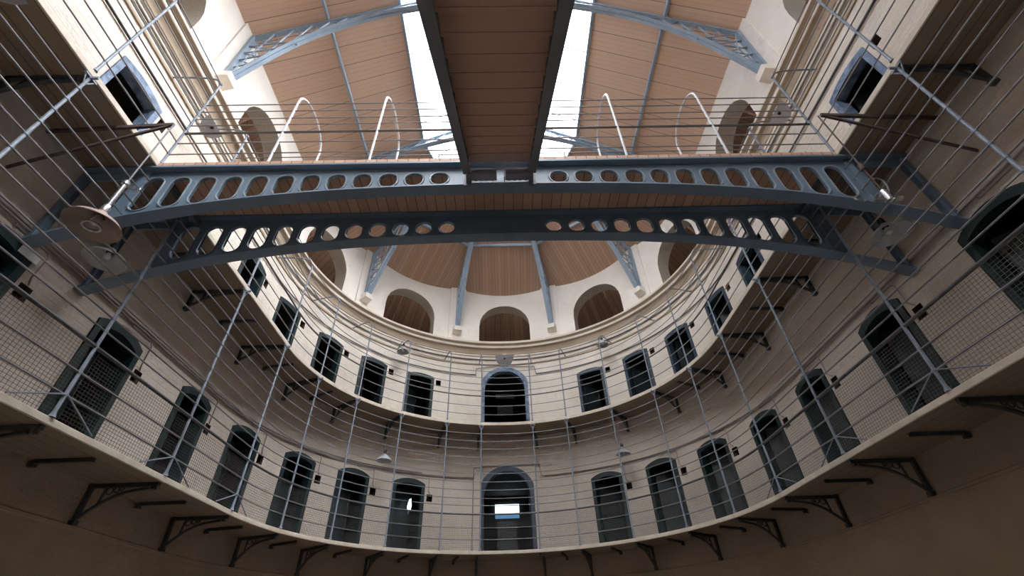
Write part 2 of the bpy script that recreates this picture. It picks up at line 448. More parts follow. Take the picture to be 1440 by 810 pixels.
# skylight
sk = empty('window_1'); struct(sk, 'long roof-ridge skylight with white sky behind')
mb = MB()
for s in (-1, 1): mb.pquad([(s * DSK, YEND, zr(DSK) + .03), (s * DSK, 0, zr(DSK) + .03), (0, 0, ZA + .03), (0, YEND, ZA + .03)])
for P in gl_apse: mb.pquad([p + Vector((0, 0, .03)) for p in P])
mb.build('glass_pane', M['glass'], sk)
mb = MB()
y = YEND
while y < .01:
    for s in (-1, 1): mb.bar((s * DSK, y, zr(DSK)), (0, y, ZA), .022, .03)
    y += .93
for P in gl_apse:
    for f in (0, .5): mb.bar(P[0].lerp(P[1], f), P[3].lerp(P[2], f), .02, .03)
mb.build('glazing_bar', M['truss'], sk)
mb = MB()
for s in (-1, 1): mb.bar((s * DSK, YEND, zr(DSK) - .02), (s * DSK, 0, zr(DSK) - .02), .06, .09)
for P in gl_apse: mb.bar(P[0] - Vector((0, 0, .02)), P[1] - Vector((0, 0, .02)), .06, .09)
mb.bar((0, YEND, ZA - .03), (0, 0, ZA - .03), .06, .08)
mb.build('curb', M['truss'], sk)
# purlins
DP = 3.66
for s, nm in ((-1, 'left'), (1, 'right')):
    mb = MB(); mb.bar((s * DP, YEND, zr(DP) - .05), (s * DP, 0, zr(DP) - .05), .05, .10)
    tag(mb.build('roof_purlin', M['truss']), 'long grey purlin along the %s roof slope' % nm, 'purlin', 'purlins of the main roof')
ring = ['far left', 'left of centre', 'centre', 'right of centre', 'far right']
for (a, b), nm in zip(zip(ribs, ribs[1:]), ring):
    mb = MB(); mb.bar((DP * math.sin(a), DP * math.cos(a), zr(DP) - .05), (DP * math.sin(b), DP * math.cos(b), zr(DP) - .05), .05, .10)
    tag(mb.build('roof_purlin', M['truss']), 'short pale purlin across the apse roof facet, ' + nm, 'purlin', 'purlins of the apse roof')
# trusses
BC = [(4.86, 9.80), (4.60, 10.34), (4.17, 11.12), (3.64, 11.80), (2.84, 12.50), (1.95, 12.98), (1.0, 13.3), (0, 13.42)]
def catm(P, n=4):
    out = []
    for i in range(len(P) - 1):
        p0, p1, p2, p3 = P[max(i - 1, 0)], P[i], P[i + 1], P[min(i + 2, len(P) - 1)]
        for k in range(n):
            t = k / n
            out.append(tuple(.5 * ((2 * p1[j]) + (-p0[j] + p2[j]) * t + (2 * p0[j] - 5 * p1[j] + 4 * p2[j] - p3[j]) * t * t + (-p0[j] + 3 * p1[j] - 3 * p2[j] + p3[j]) * t ** 3) for j in range(len(p1))))
    out.append(tuple(P[-1])); return out
BCS = catm(BC, 4)
def bc_z(d):
    for (a, za), (b, zb) in zip(BCS, BCS[1:]):
        if b <= d <= a: return za + (zb - za) * (a - d) / (a - b)
    return BCS[0][1] if d > BCS[0][0] else BCS[-1][1]
def half_truss(root, rev=False):
    """half truss in local coords: x = distance out from the ridge (d), y = thickness"""
    m = MB()
    for dy in (-.042, .042):
        m.rsweep([(d, dy, z) for d, z in BCS], .06, .02, lambda i: (0, 1, 0))
    m.rsweep([(d, 0, z + .04) for d, z in BCS], .016, .08, lambda i: (0, 1, 0))
    m.build('lower_chord', M['truss'], root)
    m = MB()
    m.bar((W - .07, 0, zr(W) - .07), (.05, 0, ZA - .09), .09, .07)
    m.build('rafter', M['truss'], root)
    m = MB(); m.bar((W - .09, 0, 9.82), (W - .09, 0, 11.5), .12, .06, Vector((1, 0, 0)))
    m.build('wall_post', M['truss'], root)
    m = MB(); d = W - .2; k = 0
    dd = .34
    xs = [W - .12 - i * dd for i in range(0, 13)]
    for i in range(len(xs) - 1):
        a, b = xs[i], xs[i + 1]
        ta, tb = zr(a) - .08, zr(b) - .08; ba, bb = bc_z(a), bc_z(b)
        if tb - bb < .12: break
        m.bar((a, .012, ba), (b, .012, tb), .012, .03, Vector((0, 1, 0))); m.bar((a, -.012, ta), (b, -.012, bb), .012, .03, Vector((0, 1, 0)))
    # lattice between wall post and chord
    for z in (10.1, 10.4, 10.7, 11.0, 11.3):
        d = 4.86
        for q in BCS:
            if q[1] <= z: d = q[0]
        m.bar((d, .012, z), (W - .1, .012, z - .22), .012, .028, Vector((0, 1, 0)))
        if z > 10.2: m.bar((d, -.012, z - .1), (W - .1, -.012, z + .12), .012, .028, Vector((0, 1, 0)))
    m.build('lattice', M['truss'], root)
def orient(root, ang, loc=(0, 0, 0)):
    # local +x -> direction (sin ang, cos ang)
    root.location = loc; root.rotation_euler = (0, 0, PI / 2 - ang)
half = empty('roof_rib'); half_truss(half)
orient(half, math.radians(-18))
tag(half, 'blue-grey iron rib left of the middle arch, seen edge-on', 'roof rib', 'radial ribs of the apse roof')
for a, lb in ((18, 'blue-grey iron rib right of the middle arch, seen edge-on'), (-54, 'blue-grey latticed iron rib left of the second arch, ladder-like'), (54, 'blue-grey latticed iron rib right of the apse, ladder-like')):
    c = copy_tree(half); orient(c, math.radians(a)); c['label'] = lb
def full_truss(y, lb):
    r = empty('roof_truss'); 
    for s in (-1, 1):
        for ch in list(half.children):
            c = ch.copy(); COL.objects.link(c); c.parent = r; c.rotation_euler = (0, 0, 0 if s > 0 else PI)
    r.location = (0, y, 0); tag(r, lb, 'roof truss', 'arched trusses across the main roof')
full_truss(-3.5, 'large blue arched lattice truss nearest the top of the photo')
full_truss(-.02, 'arched blue truss behind the bridge railing where the apse begins')
full_truss(-7.0, 'arched blue truss overhead beyond the top edge')
# far end wall
mb = MB()
mb.pquad([(-W, YEND, 0), (W, YEND, 0), (W, YEND, 11.6), (-W, YEND, 11.6)])
mb.f.append(tuple(mb.add(p) for p in [(-W, YEND, 11.5), (W, YEND, 11.5), (0, YEND, ZA + .1)]))
struct(mb.build('wall_end', M['plaster_low']))
mb = MB(); 
us = usteps(-UQ, UQ, .4)
mb.f.append(tuple([mb.add((-W, YEND, 0)), mb.add((W, YEND, 0))] + [mb.add(pos(u, W, 0)) for u in reversed(us)]))
struct(mb.build('floor', M['floor']))

# ------------------------------------------------------------------ galleries
def gallery(name, zs, zt, lb):
    root = empty(name); tag(root, lb, 'gallery')
    us = sorted(set([round(x, 5) for x in usteps(-UE, UE, .16) + [-UQ, UQ]]))
    prof = [(W, zs), (R, zs), (R, zt), (W, zt)]
    mb = MB()
    rows = [[mb.add(pos(u, r, z), (u, r)) for r, z in ((W + .02, zs), (R + .012, zs))] for u in us]
    for A, B in zip(rows, rows[1:]): mb.f.append((A[0], A[1], B[1], B[0]))
    rows = [[mb.add(pos(u, r, z), (u, r)) for r, z in ((W + .02, zt), (R + .012, zt))] for u in us]
    for A, B in zip(rows, rows[1:]): mb.f.append((B[0], B[1], A[1], A[0]))
    mb.build('boarding', M['soffit'], root)
    o = profile_sweep('edge_strip', [(R + .012, zs - .003), (R - .006, zs - .003), (R - .010, zs + .004), (R - .010, zt), (R - .004, zt + .006), (R + .02, zt + .006)], M['fascia']); o.parent = root
gallery('gallery_walkway', S1, Z1, 'lower horseshoe gallery walkway with cream edge and boarded underside')
gallery('gallery_walkway', S2, Z2, 'upper horseshoe gallery walkway with cream edge and dark boarded underside')

PA = [9.3, 21.7, 38.5, 55.5, 71.8, 90.]
POSTS = []
for s in (-1, 1):
    POSTS += [(s * ua(a), s) for a in PA] + [(uy(s, y), s) for y in (-1.7, -3.46, -5.2, -6.95, -8.7)]
POSTS.sort()
def rail_path(u0, u1, r, z):
    us = sorted(set([round(x, 5) for x in usteps(u0, u1, .22)] + [x for x in (-UQ, UQ) if u0 < x < u1]))
    return [pos(u, r, z) for u in us]
# lower railing
rt = empty('cage_railing'); tag(rt, 'tall grey railing cage of the lower gallery, mesh-clad below its handrail', 'railing')
UL = uy(1, -9)
H1 = [.26, .50, None, .98, 1.14, 1.33, 1.52, 1.72, 1.92, 2.12, 2.33, 2.53, 2.73]
for h in H1:
    if h is None: continue
    m = MB(); m.tube(rail_path(-UL, UL, R, Z1 - .03 + h), .0095, 6); m.build('rail', M['rail'], rt, 60)
m = MB(); m.tube(rail_path(-UL, UL, R, Z1 + .76), .02, 8); m.build('handrail', M['hand'], rt, 60)
def post_mesh(z0, z1, hs, r=.017):
    m = MB(); m.tube([(0, 0, z0), (0, 0, z0 + .05), (0, 0, z1)], r, 8, rr=[r * 2, r * 1.05, r * .9])
    for h in hs: m.tube([(0, 0, h - .014), (0, 0, h + .014)], r * 1.35, 8)
    return m
pm = post_mesh(Z1 + .01, S2 - .01, [Z1 - .03 + (h or .79) for h in H1])
pm.bar((0, -.09, S2 - .035), (0, .09, S2 - .035), .02, .03)
pm.bar((-.07, 0, S2 - .025), (.07, 0, S2 - .025), .03, .02)
pm.tube([(-.06, 0, S2 - .03), (0, 0, S2 - .16)], .008, 6); pm.tube([(.06, 0, S2 - .03), (0, 0, S2 - .16)], .008, 6)
p0 = None
for u, s in POSTS:
    if p0 is None: p0 = pm.build('post', M['post'], rt, 40); c = p0
    else: c = p0.copy(); COL.objects.link(c); c.parent = rt
    c.location = pos(u, R, 0); c.rotation_euler = (0, 0, rotz(u))
for u, s in POSTS:
    if abs(u) > ua(80):
        m = MB()
        for d in (-.5, .5): m.tube([pos(u, R - .012, Z1 + .24), pos(u + d, R - .012, Z1 + .015)], .008, 6)
        m.build('stay', M['post'], rt, 40)
for (a, _), (b, __) in zip(POSTS, POSTS[1:]):
    m = MB(); r_ = R + .012; w = .0027
    n = int(round((b - a) / (.036 * W / R))); hh = .74; nz = 21
    for i in range(1, n):
        u = a + (b - a) * i / n
        p = pos(u, r_, Z1 + .01); q = pos(u, r_, Z1 + hh); m.bar(p, q, w, w)
    for k in range(1, nz):
        z = Z1 + .01 + (hh - .01) * k / nz; L = [pos(u, r_ + .003, z) for u in usteps(a, b, .4)]
        for p, q in zip(L, L[1:]): m.bar(p, q, w, w)
    m.build('mesh_panel', M['mesh'], rt)
# upper railings
H2 = [.25, .50, None, .95, 1.16, 1.36, 1.57, 1.79, 2.03]
def up_post(u, parent):
    m = MB()
    z0 = Z2 + .01
    m.tube([pos(u, R, z0), pos(u, R, z0 + .05), pos(u, R, 7.4), pos(u, R, 8.15), pos(u, R, 8.30), pos(u, R + .03, 8.42), pos(u, R + .10, 8.52), pos(u, R + .22, 8.58), pos(u, R + .45, 8.61), pos(u, W + .02, 8.63)],
           .013, 8, rr=[.026, .0165, .016, .0155, .015, .015, .015, .014, .014, .014])
    m.tube([pos(u, W + .01, 8.63), pos(u, W - .02, 8.63)], .03, 8)
    for h in H2: m.tube([pos(u, R, Z2 - .03 + (h or .79) - .012), pos(u, R, Z2 - .03 + (h or .79) + .012)], .02, 8)
    m.build('hooked_post', M['post'], parent, 40)
def up_rail(lb, u0, u1, ps):
    r_ = empty('cage_railing'); tag(r_, lb, 'railing')
    for h in H2:
        if h is None: continue
        m = MB(); m.tube(rail_path(u0, u1, R, Z2 - .03 + h), .009, 6); m.build('rail', M['rail'], r_, 60)
    m = MB(); m.tube(rail_path(u0, u1, R, Z2 + .76), .017, 8); m.build('handrail', M['hand'], r_, 60)
    for u in ps: up_post(u, r_)
UB = uy(1, -3.2)
up_rail('grey barred railing of the upper gallery, curving round the apse', -UB, UB, [-UB] + [u for u, s in POSTS if abs(u) < uy(1, -3.)] + [UB])
for s, nm in ((-1, 'left'), (1, 'right')):
    a, b = uy(s, -4.08), uy(s, -9)
    up_rail('straight stretch of upper gallery railing at the top %s of the photo' % nm, min(a, b), max(a, b), [uy(s, y) for y in (-4.08, -5.22, -6.95, -8.7)])

# brackets ------------------------------------------------------------------
def bracket(leg):
    """local: origin on wall face at underside; +y = into the wall, arm goes -y"""
    r = empty('iron_bracket')
    m = MB(); A = W - R
    m.box((0, -A / 2 + .01, -.028), (.045, A - .02, .045)); m.box((0, -A + .07, -.06), (.05, .04, .05))
    m.build('arm', M['iron'], r)
    m = MB(); m.box((0, -.03, -leg / 2), (.045, .05, leg)); m.box((0, -.03, -leg), (.07, .07, .05)); m.build('wall_leg', M['iron'], r)
    pts = [(0, -.05, -leg + .05), (0, -.16, -leg * .66), (0, -.30, -leg * .42), (0, -.48, -leg * .25), (0, -A + .12, -.07)]
    pts = catm(pts, 4)
    m = MB(); m.rsweep(pts, .035, .028, lambda i: (1, 0, 0)); m.build('curved_brace', M['iron'], r)
    m = MB()
    def rg(cy, cz, rad): m.tube([(0, cy + rad * math.cos(2 * PI * k / 12), cz + rad * math.sin(2 * PI * k / 12)) for k in range(12)], .008, 6, closed=True)
    rg(-.27, -.09, .038); rg(-.35, -.08, .03); rg(-.41, -.07, .02)
    m.bar((0, -.22, -.03), (0, -.20, -leg * .58), .02, .02)
    m.build('scrollwork', M['iron'], r)
    return r
def side_name(u): return 'left' if u < 0 else 'right'
for lvl, zz, leg, name in ((1, S1, .43, 'lower'), (2, S2, .36, 'upper')):
    proto = bracket(leg); first = True
    idx = {-1: 0, 1: 0}
    for u, s in sorted(POSTS, key=lambda t: abs(t[0])):
        if abs(u) > uy(1, -7.2): continue
        if lvl == 2 and uy(1, -2.8) < abs(u) < uy(1, -4.8): continue
        o = proto if first else copy_tree(proto); first = False
        o.location = pos(u, W, zz); o.rotation_euler = (0, 0, rotz(u))
        tag(o, 'dark cast iron bracket under the %s gallery, %s on the %s from centre' % (name, ORD[idx[s]], side_name(u)), 'bracket', 'iron brackets under the %s gallery' % name)
        idx[s] += 1
# plain joists between them
proto = None
ul = sorted([u for u, s in POSTS]); mids = [(a + b) / 2 for a, b in zip(ul, ul[1:])]
for lvl, zz, name in ((1, S1, 'lower'), (2, S2, 'upper')):
    idx = {-1: 0, 1: 0}
    for u in sorted(mids, key=abs):
        if abs(u) < .01 or abs(u) > uy(1, -6.5) or (lvl == 2 and abs(u) < UQ * .7) : continue
        if lvl == 2 and uy(1, -2.8) < abs(u) < uy(1, -4.8): continue
        if proto is None:
            m = MB(); m.box((0, -.36, -.024), (.04, .62, .042)); m.box((0, -.05, -.05), (.055, .06, .06)); proto = m.build('gallery_joist', M['iron']); o = proto
        else: o = proto.copy(); COL.objects.link(o)
        o.location = pos(u, W, zz); o.rotation_euler = (0, 0, rotz(u)); s = -1 if u < 0 else 1
        tag(o, 'plain dark iron joist under the %s gallery between brackets, %s on the %s from centre' % (name, ORD[idx[s]], side_name(u)), 'joist', 'plain joists under the %s gallery' % name); idx[s] += 1

# ------------------------------------------------------------------ doors
def strip(mb, A, B, ya, yb):
    for (p, q), (p2, q2) in zip(zip(A, A[1:]), zip(B, B[1:])):
        mb.pquad([(p[0], ya, p[1]), (q[0], ya, q[1]), (q2[0], yb, q2[1]), (p2[0], yb, p2[1])], [(p[0], p[1]), (q[0], q[1]), (q2[0], q2[1]), (p2[0], p2[1])])
def frame_mesh(inn, out, proud, depth):
    mb = MB(); strip(mb, out, inn, -proud, -proud); strip(mb, out, out, .03, -proud); strip(mb, inn, inn, -proud, depth)
    return mb
def cell_box(w, h, y0, y1, hole):
    """room behind a door, open towards the reveal"""
    mb = MB(); x = w / 2
    c = [(-x, y0, 0), (x, y0, 0), (x, y1, 0), (-x, y1, 0), (-x, y0, h), (x, y0, h), (x, y1, h), (-x, y1, h)]
    i = [mb.add(p) for p in c]
    for q in ((0, 1, 2, 3), (4, 7, 6, 5), (1, 5, 6, 2), (0, 3, 7, 4), (2, 6, 7, 3)): mb.f.append(tuple(i[k] for k in q))
    # front wall of the room around the hole
    n = len(hole); prev = None
    xs = [-x] + [p[0] for p in hole[1:-1]] + [x]
    mb.pquad([(-x, y0, 0), (hole[0][0], y0, 0), (hole[0][0], y0, h), (-x, y0, h)])
    mb.pquad([(hole[-1][0], y0, 0), (x, y0, 0), (x, y0, h), (hole[-1][0], y0, h)])
    for p, q in zip(hole[1:-1], hole[2:-1]): mb.pquad([(p[0], y0, p[1]), (q[0], y0, q[1]), (q[0], y0, h), (p[0], y0, h)])
    return mb
def cell_door(fmat, ajar, lvl, leafw=.56):
    r = empty('door_1')
    out = outline(DW, 1.60, 1.71 if lvl == 1 else 1.665, 10); inn = outline(DW - .085, 1.52, 1.60 if lvl == 1 else 1.55, 10)
    frame_mesh(inn, out, .028, .15).build('frame', M[fmat], r)
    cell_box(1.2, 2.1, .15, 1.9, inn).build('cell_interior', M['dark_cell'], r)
    hw = DW - .09
    lf = MB(); lf.box((leafw / 2, .02, .77), (leafw, .045, 1.5))
    for z in (.25, .75, 1.3): lf.box((leafw / 2, -.008, z), (leafw - .03, .014, .06))
    lf.box((.05, -.008, .77), (.07, .014, 1.44)); lf.box((leafw - .05, -.008, .77), (.07, .014, 1.44))
    l = lf.build('leaf', M['leaf'], r); l.location = (-hw, .22, 0); l.rotation_euler = (0, 0, math.radians(ajar))
    h = MB(); h.tube([(leafw - .09, -.02, .95), (leafw - .09, -.05, .95), (leafw - .09, -.05, 1.05), (leafw - .09, -.02, 1.05)], .008, 6); h.build('handle', M['zinc'], l, 40)
    return r
protos = {}
dn = 1
for lvl, zz, name in ((1, Z1, 'lower'), (2, Z2, 'upper')):
    for u, s, k in sorted(door_us, key=lambda t: abs(t[0])):
        fm = 'green' if lvl == 1 else ('blue' if k >= 7 else ('navy' if s > 0 else 'green'))
        aj = (24 if lvl == 1 else 48) + (8 * s)
        key = (fm, aj, lvl)
        if key not in protos: protos[key] = cell_door(fm, aj, lvl); o = protos[key]
        else: o = copy_tree(protos[key])
        o.name = 'door_%d' % dn; dn += 1
        o.location = pos(u, W, zz); o.rotation_euler = (0, 0, rotz(u))
        cname = {'green': 'dark green', 'navy': 'dull navy', 'blue': 'pale blue'}[fm]
        struct(o, '%s framed cell doorway on the %s gallery, %s to the %s of the central arch' % (cname, name, ORD[k - 1], side_name(u)))
# central doorways
for lvl, zz, fm in ((1, Z1, 'bluedark'), (2, Z2, 'blue')):
    r = empty('door_%d' % dn); dn += 1
    struct(r, ('dark slate framed' if lvl == 1 else 'powder blue framed') + ' arched central doorway on the %s gallery' % ('lower' if lvl == 1 else 'upper'))
    out = outline(.765, 1.38, 2.13, 20); inn = outline(.61, 1.37, 2.00, 20)
    frame_mesh(inn, out, .05, .16).build('frame', M[fm], r)
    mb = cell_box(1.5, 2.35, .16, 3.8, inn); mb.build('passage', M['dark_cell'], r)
    r.location = pos(UC, W, zz); r.rotation_euler = (0, 0, rotz(UC))
    if lvl == 1:
        wz0, wz1 = 5.02 - zz, 5.45 - zz; yw = 3.78
        m = MB(); m.box((.02, yw, (wz0 + .14 + wz1) / 2), (.80, .02, wz1 - wz0 - .14)); m.build('bright_pane', M['win_reflection_lit'], r)
        m = MB(); m.box((.02, yw, wz0 + .07), (.80, .02, .14)); m.build('blue_pane', M['winlow'], r)
        m = MB(); m.box((-.02, .62, .45), (.5, .04, .9)); m.build('inner_gate', M['leaf'], r)
    else:
        m = MB(); m.box((.02, 2.0, 2.12), (.62, .1, .14)); m.box((.02, 2.6, 1.9), (.56, .05, .3)); m.build('ceiling_fitting', M['sign'], r)
        m = MB(); m.box((.02, 3.75, .95), (.62, .05, 1.9)); m.build('far_door', M['girder'], r)
# glowing patch standing in for a reflection, door left of the lower arch
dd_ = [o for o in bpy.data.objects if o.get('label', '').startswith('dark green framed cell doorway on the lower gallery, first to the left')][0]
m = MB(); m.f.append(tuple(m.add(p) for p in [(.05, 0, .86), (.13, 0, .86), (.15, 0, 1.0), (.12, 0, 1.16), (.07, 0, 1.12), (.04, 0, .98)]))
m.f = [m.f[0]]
pn = m.build('bright_reflection', M['win_reflection_lit'], dd_); pn.location = (.02, .17, .13)
# wall niches beside the cells
m = MB(); d_ = .22
x, z = VW, .085
m.pquad([(-x, 0, -z), (-x, d_, -z), (-x, d_, z), (-x, 0, z)]); m.pquad([(x, 0, -z), (x, 0, z), (x, d_, z), (x, d_, -z)])
m.pquad([(-x, 0, z), (-x, d_, z), (x, d_, z), (x, 0, z)]); m.pquad([(-x, 0, -z), (x, 0, -z), (x, d_, -z), (-x, d_, -z)]); m.pquad([(-x, d_, -z), (x, d_, -z), (x, d_, z), (-x, d_, z)])
vp = m.build('wall_vent', M['rust']); first = True
pg = MB(); pg.lathe([(.0, -.004), (.02, -.004), (.02, .0)], 10)
for lvl, zz, zc, name in ((1, Z1, 1.285, 'lower'), (2, Z2, 1.455, 'upper')):
    for u, s, k in sorted(door_us, key=lambda t: abs(t[0])):
        if k > 7: continue
        o = vp if first else vp.copy()
        if not first: COL.objects.link(o)
        first = False
        uu = vent_u(u); o.location = pos(uu, W, zz + zc); o.rotation_euler = (0, 0, rotz(uu))
        tag(o, 'small square wall hole beside the %s %s doorway of the %s gallery' % (ORD[k - 1], side_name(u), name), 'vent', 'square vents beside the cells')

# ------------------------------------------------------------------ pipes and conduits
def pipe(name, segs, rad, mat, lb, cat='pipe'):
    m = MB()
    for s in segs: m.tube(s, rad, 8)
    return tag(m.build(name, M[mat], None, 50), lb, cat)
rp_ = W - .03
pipe('wall_conduit', [rail_path(-uy(1, -9), -.93, rp_, Z1 + 1.83), rail_path(-uy(1, -9), -2.3, rp_ + .005, Z1 + 1.87)], .014, 'pipe', 'paired grey conduits along the lower gallery wall, left of the central arch')
pipe('wall_conduit', [rail_path(.98, uy(1, -9), rp_, Z1 + 1.83)], .016, 'pipe', 'grey conduit along the lower gallery wall, right of the central arch')
pipe('door_conduit', [[pos(-.93, rp_, Z1 + 1.83), pos(-.93, rp_, Z1 + 2.08), pos(-.5, rp_, Z1 + 2.14), pos(.3, rp_, Z1 + 2.16), pos(.85, rp_, Z1 + 2.13), pos(.9, rp_, Z1 + 1.84), pos(.98, rp_, Z1 + 1.83)], [pos(-.93, rp_, Z1 + 1.83), pos(-.93, rp_, Z1 + .02)]], .014, 'pipe', 'conduit stepping over the lower central arched doorway')
pipe('wall_conduit', [rail_path(-uy(1, -9), -.92, rp_, Z2 + 1.86)], .015, 'hand', 'dark conduit along the upper gallery wall, left of the central arch')
pipe('wall_conduit', [rail_path(.95, uy(1, -9), rp_, Z2 + 1.84)], .015, 'hand', 'dark conduit along the upper gallery wall, right of the central arch')
pipe('door_conduit', [[pos(-.92, rp_, Z2 + 1.83), pos(-.92, rp_, Z2 + 2.06), pos(-.5, rp_, Z2 + 2.15), pos(.35, rp_, Z2 + 2.15), pos(.9, rp_, Z2 + 2.1), pos(.95, rp_, Z2 + 1.84)]], .014, 'pipe', 'conduit stepping over the upper central arched doorway')
pipe('wall_pipe', [rail_path(-uy(1, -9), uy(1, -9), rp_, Z2 + 2.40)], .02, 'pipe', 'grey pipe running round the upper wall just under the cornice')
k = 0
for lvl, zz, h in ((1, Z1, 1.83), ):
    for u, s, kk in sorted(door_us, key=lambda t: abs(t[0])):
        if kk > 7: continue
        a = u + DW + .09
        m = MB(); m.tube([pos(a - .45, rp_, zz + h - .02), pos(a - .44, rp_, zz + h - .055), pos(a - .04, rp_, zz + h - .055), pos(a, rp_, zz + h - .1), pos(a, rp_, zz + 1.45), pos(a + .05, rp_ + .03, zz + 1.38)], .009, 6)
        tag(m.build('conduit_drop', M['pipe'], None, 50), 'thin conduit dropping to the hole by the %s %s lower doorway' % (ORD[kk - 1], side_name(u)), 'conduit', 'conduit drops beside the lower cells')

# ------------------------------------------------------------------ bridge
def web_bottom(x): return 5.83 - .0149 * x * x - .0006 * x ** 4
br = empty('footbridge', (0, -3.64, 0)); tag(br, 'iron footbridge across the hall at upper gallery level, two slotted girders', 'bridge')
slots = [.70 + .3075 * k for k in range(12)]
def girder(y, yoff, lip):
    root = empty('girder'); root.parent = br; root.location = (0, yoff, 0)
    th = .012; top = 6.24
    ops = []
    for s in (-1, 1):
        for xc in slots:
            zb = 5.93 - .0225 * xc * xc; zt = 6.13 - .002 * xc
            ops.append((s * xc - (.07 if s < 0 else .03), .10, zb, zt))
        ops.append((s * 4.70, .27, None, 6.12))
    def rng(o, x):
        c, hw, zb, zt = o; d = abs(x - c)
        if zb is None:
            return web_bottom(x) + .11, zt - .0
        k = hw - math.sqrt(max(0, hw * hw - d * d))
        mid = (zb + zt) / 2
        lo, hi = zb + k, zt - k
        if lo > hi: lo = hi = mid
        return lo, hi
    xs = set([-W - .0, W + .0, 0])
    for o in ops:
        for i in range(11): xs.add(round(o[0] - o[1] * math.cos(PI * i / 10), 5))
    xs = sorted(xs); mb = MB(); full = []
    for a, b in zip(xs, xs[1:]):
        full += [a]
        if b - a > .3: full += [a + (b - a) * i / 4 for i in range(1, 4)]
    full.append(xs[-1])
    for a, b in zip(full, full[1:]):
        mid = (a + b) / 2; act = [o for o in ops if abs(mid - o[0]) < o[1]]
        spans = [(web_bottom(a), web_bottom(b), top, top)]
        if act:
            la, ha = rng(act[0], a); lb_, hb = rng(act[0], b)
            spans = [(web_bottom(a), web_bottom(b), la, lb_), (ha, hb, top, top)]
            for yy1, yy2, za, zb2 in ((-th, th, la, lb_), (-th, th, ha, hb)):
                mb.pquad([(a, yy1, za), (b, yy1, zb2), (b, yy2, zb2), (a, yy2, za)])
        for la, lb_, ha, hb in spans:
            mb.pquad([(a, -th, la), (b, -th, lb_), (b, -th, hb), (a, -th, ha)])
            mb.pquad([(a, th, ha), (b, th, hb), (b, th, lb_), (a, th, la)])
    mb.build('web', M['girder'], root)
    for o in ops:
        mb = MB()
        c, hw, zb, zt = o
        if zb is None: continue
        n = 8; pts = []
        for i in range(n + 1): a = PI * i / n; pts.append((c + (hw + .014) * math.cos(a), -th - .004, zt - hw + (hw + .014) * math.sin(a)))
        for i in range(n + 1): a = PI + PI * i / n; pts.append((c + (hw + .014) * math.cos(a), -th - .004, max(zb + hw, zb + hw) + (hw + .014) * math.sin(a)))
        mb.tube(pts, .011, 6, closed=True)
        mb.build('slot_rim', M['girder_rim'] if lip else M['girder'], root, 60)
    xs = [-W + 2 * W * i / 48 for i in range(49)]
    mb = MB(); mb.rsweep([(x, -.015, web_bottom(x) - .002) for x in xs], .15, .022, lambda i: (0, 1, 0)); mb.build('lower_flange', M['girder'], root)
    mb = MB(); mb.box((0, -.01, 6.262), (2 * W, .16, .03)); mb.build('upper_flange', M['girder'], root)
    for s in (-1, 1):
        mb = MB(); mb.bar((s * (W - .04), 0, 5.13), (s * (W - .04), 0, 6.25), .10, .05, Vector((1, 0, 0))); mb.build('end_plate', M['girder'], root)
        mb = MB(); mb.bar((s * 4.31, -.02, web_bottom(4.31) + .02), (s * 4.31, -.02, 6.24), .03, .09, Vector((1, 0, 0))); mb.build('stiffener', M['girder'], root)
    return root
girder(0, -4.04 + 3.64, True); girder(0, -3.24 + 3.64, False)
mb = MB()
for i in range(2 * 31):
    pass
x = -R
mb = MB(); n = 64
P = [(-R, -.47, 6.285), (R, -.47, 6.285), (R, .47, 6.285), (-R, .47, 6.285), (-R, -.47, 6.36), (R, -.47, 6.36), (R, .47, 6.36), (-R, .47, 6.36)]
for q in ((0, 3, 2, 1), (4, 5, 6, 7), (0, 1, 5, 4), (1, 2, 6, 5), (2, 3, 7, 6), (3, 0, 4, 7)): mb.pquad([P[k] for k in q], [(P[k][0], P[k][1] + P[k][2]) for k in q])
mb.build('deck', M['deck_wood'], br)
for x_ in (-4.13, 4.13):
    mb = MB(); mb.bar((x_, -.38, 6.2), (x_, .38, 6.2), .05, .08); mb.build('cross_bar', M['string'], br)
# bridge railings
HB = [.0, .20, .44, None, .86, 1.02, 1.21, 1.39]
def brail(lb, y, x0, x1, posts):
    r = empty('bridge_railing', ((x0 + x1) / 2, y, 6.36)); tag(r, lb, 'railing', 'railings of the footbridge'); cx = (x0 + x1) / 2
    for h in HB:
        m = MB(); hz = .69 if h is None else h + .02
        m.tube([(x0 - cx, 0, hz), (x1 - cx, 0, hz)], .0165 if h is None else .0085, 8); m.build('handrail' if h is None else 'rail', M['hand'] if h is None else M['rail'], r, 60)
    for px in posts:
        m = MB(); m.tube([(px - cx, 0, .0), (px - cx, 0, 1.42)], .014, 8); m.build('end_post', M['post'], r, 60)
brail('front bridge railing left of the staircase opening', -4.08, -R + .02, -.49, [-.49])
brail('front bridge railing right of the staircase opening', -4.08, .40, R - .02, [.40])
brail('rear bridge railing on the apse side, unbroken', -3.2, -R + .02, R - .02, [-1.0, 1.0])
for px, lb in ((-2.92, 'white arched hoop over the bridge, outer one on the left'), (-1.67, 'white arched hoop over the bridge, inner one on the left'), (1.57, 'white arched hoop over the bridge, inner one on the right'), (2.87, 'white arched hoop over the bridge, outer one on the right')):
    m = MB(); pts = [(0, -.44, 0), (0, -.44, .7), (0, -.44, 1.42)] + [(0, -.44 * math.cos(PI * i / 12), 1.5 + .34 * math.sin(PI * i / 12)) for i in range(13)] + [(0, .44, 1.42), (0, .44, .7), (0, .44, 0)]
    m.tube(pts, .017, 8)
    o = m.build('bridge_hoop', M['hoop'], None, 50); o.location = (px, -3.64, 6.36); tag(o, lb, 'hoop', 'hoops over the footbridge')
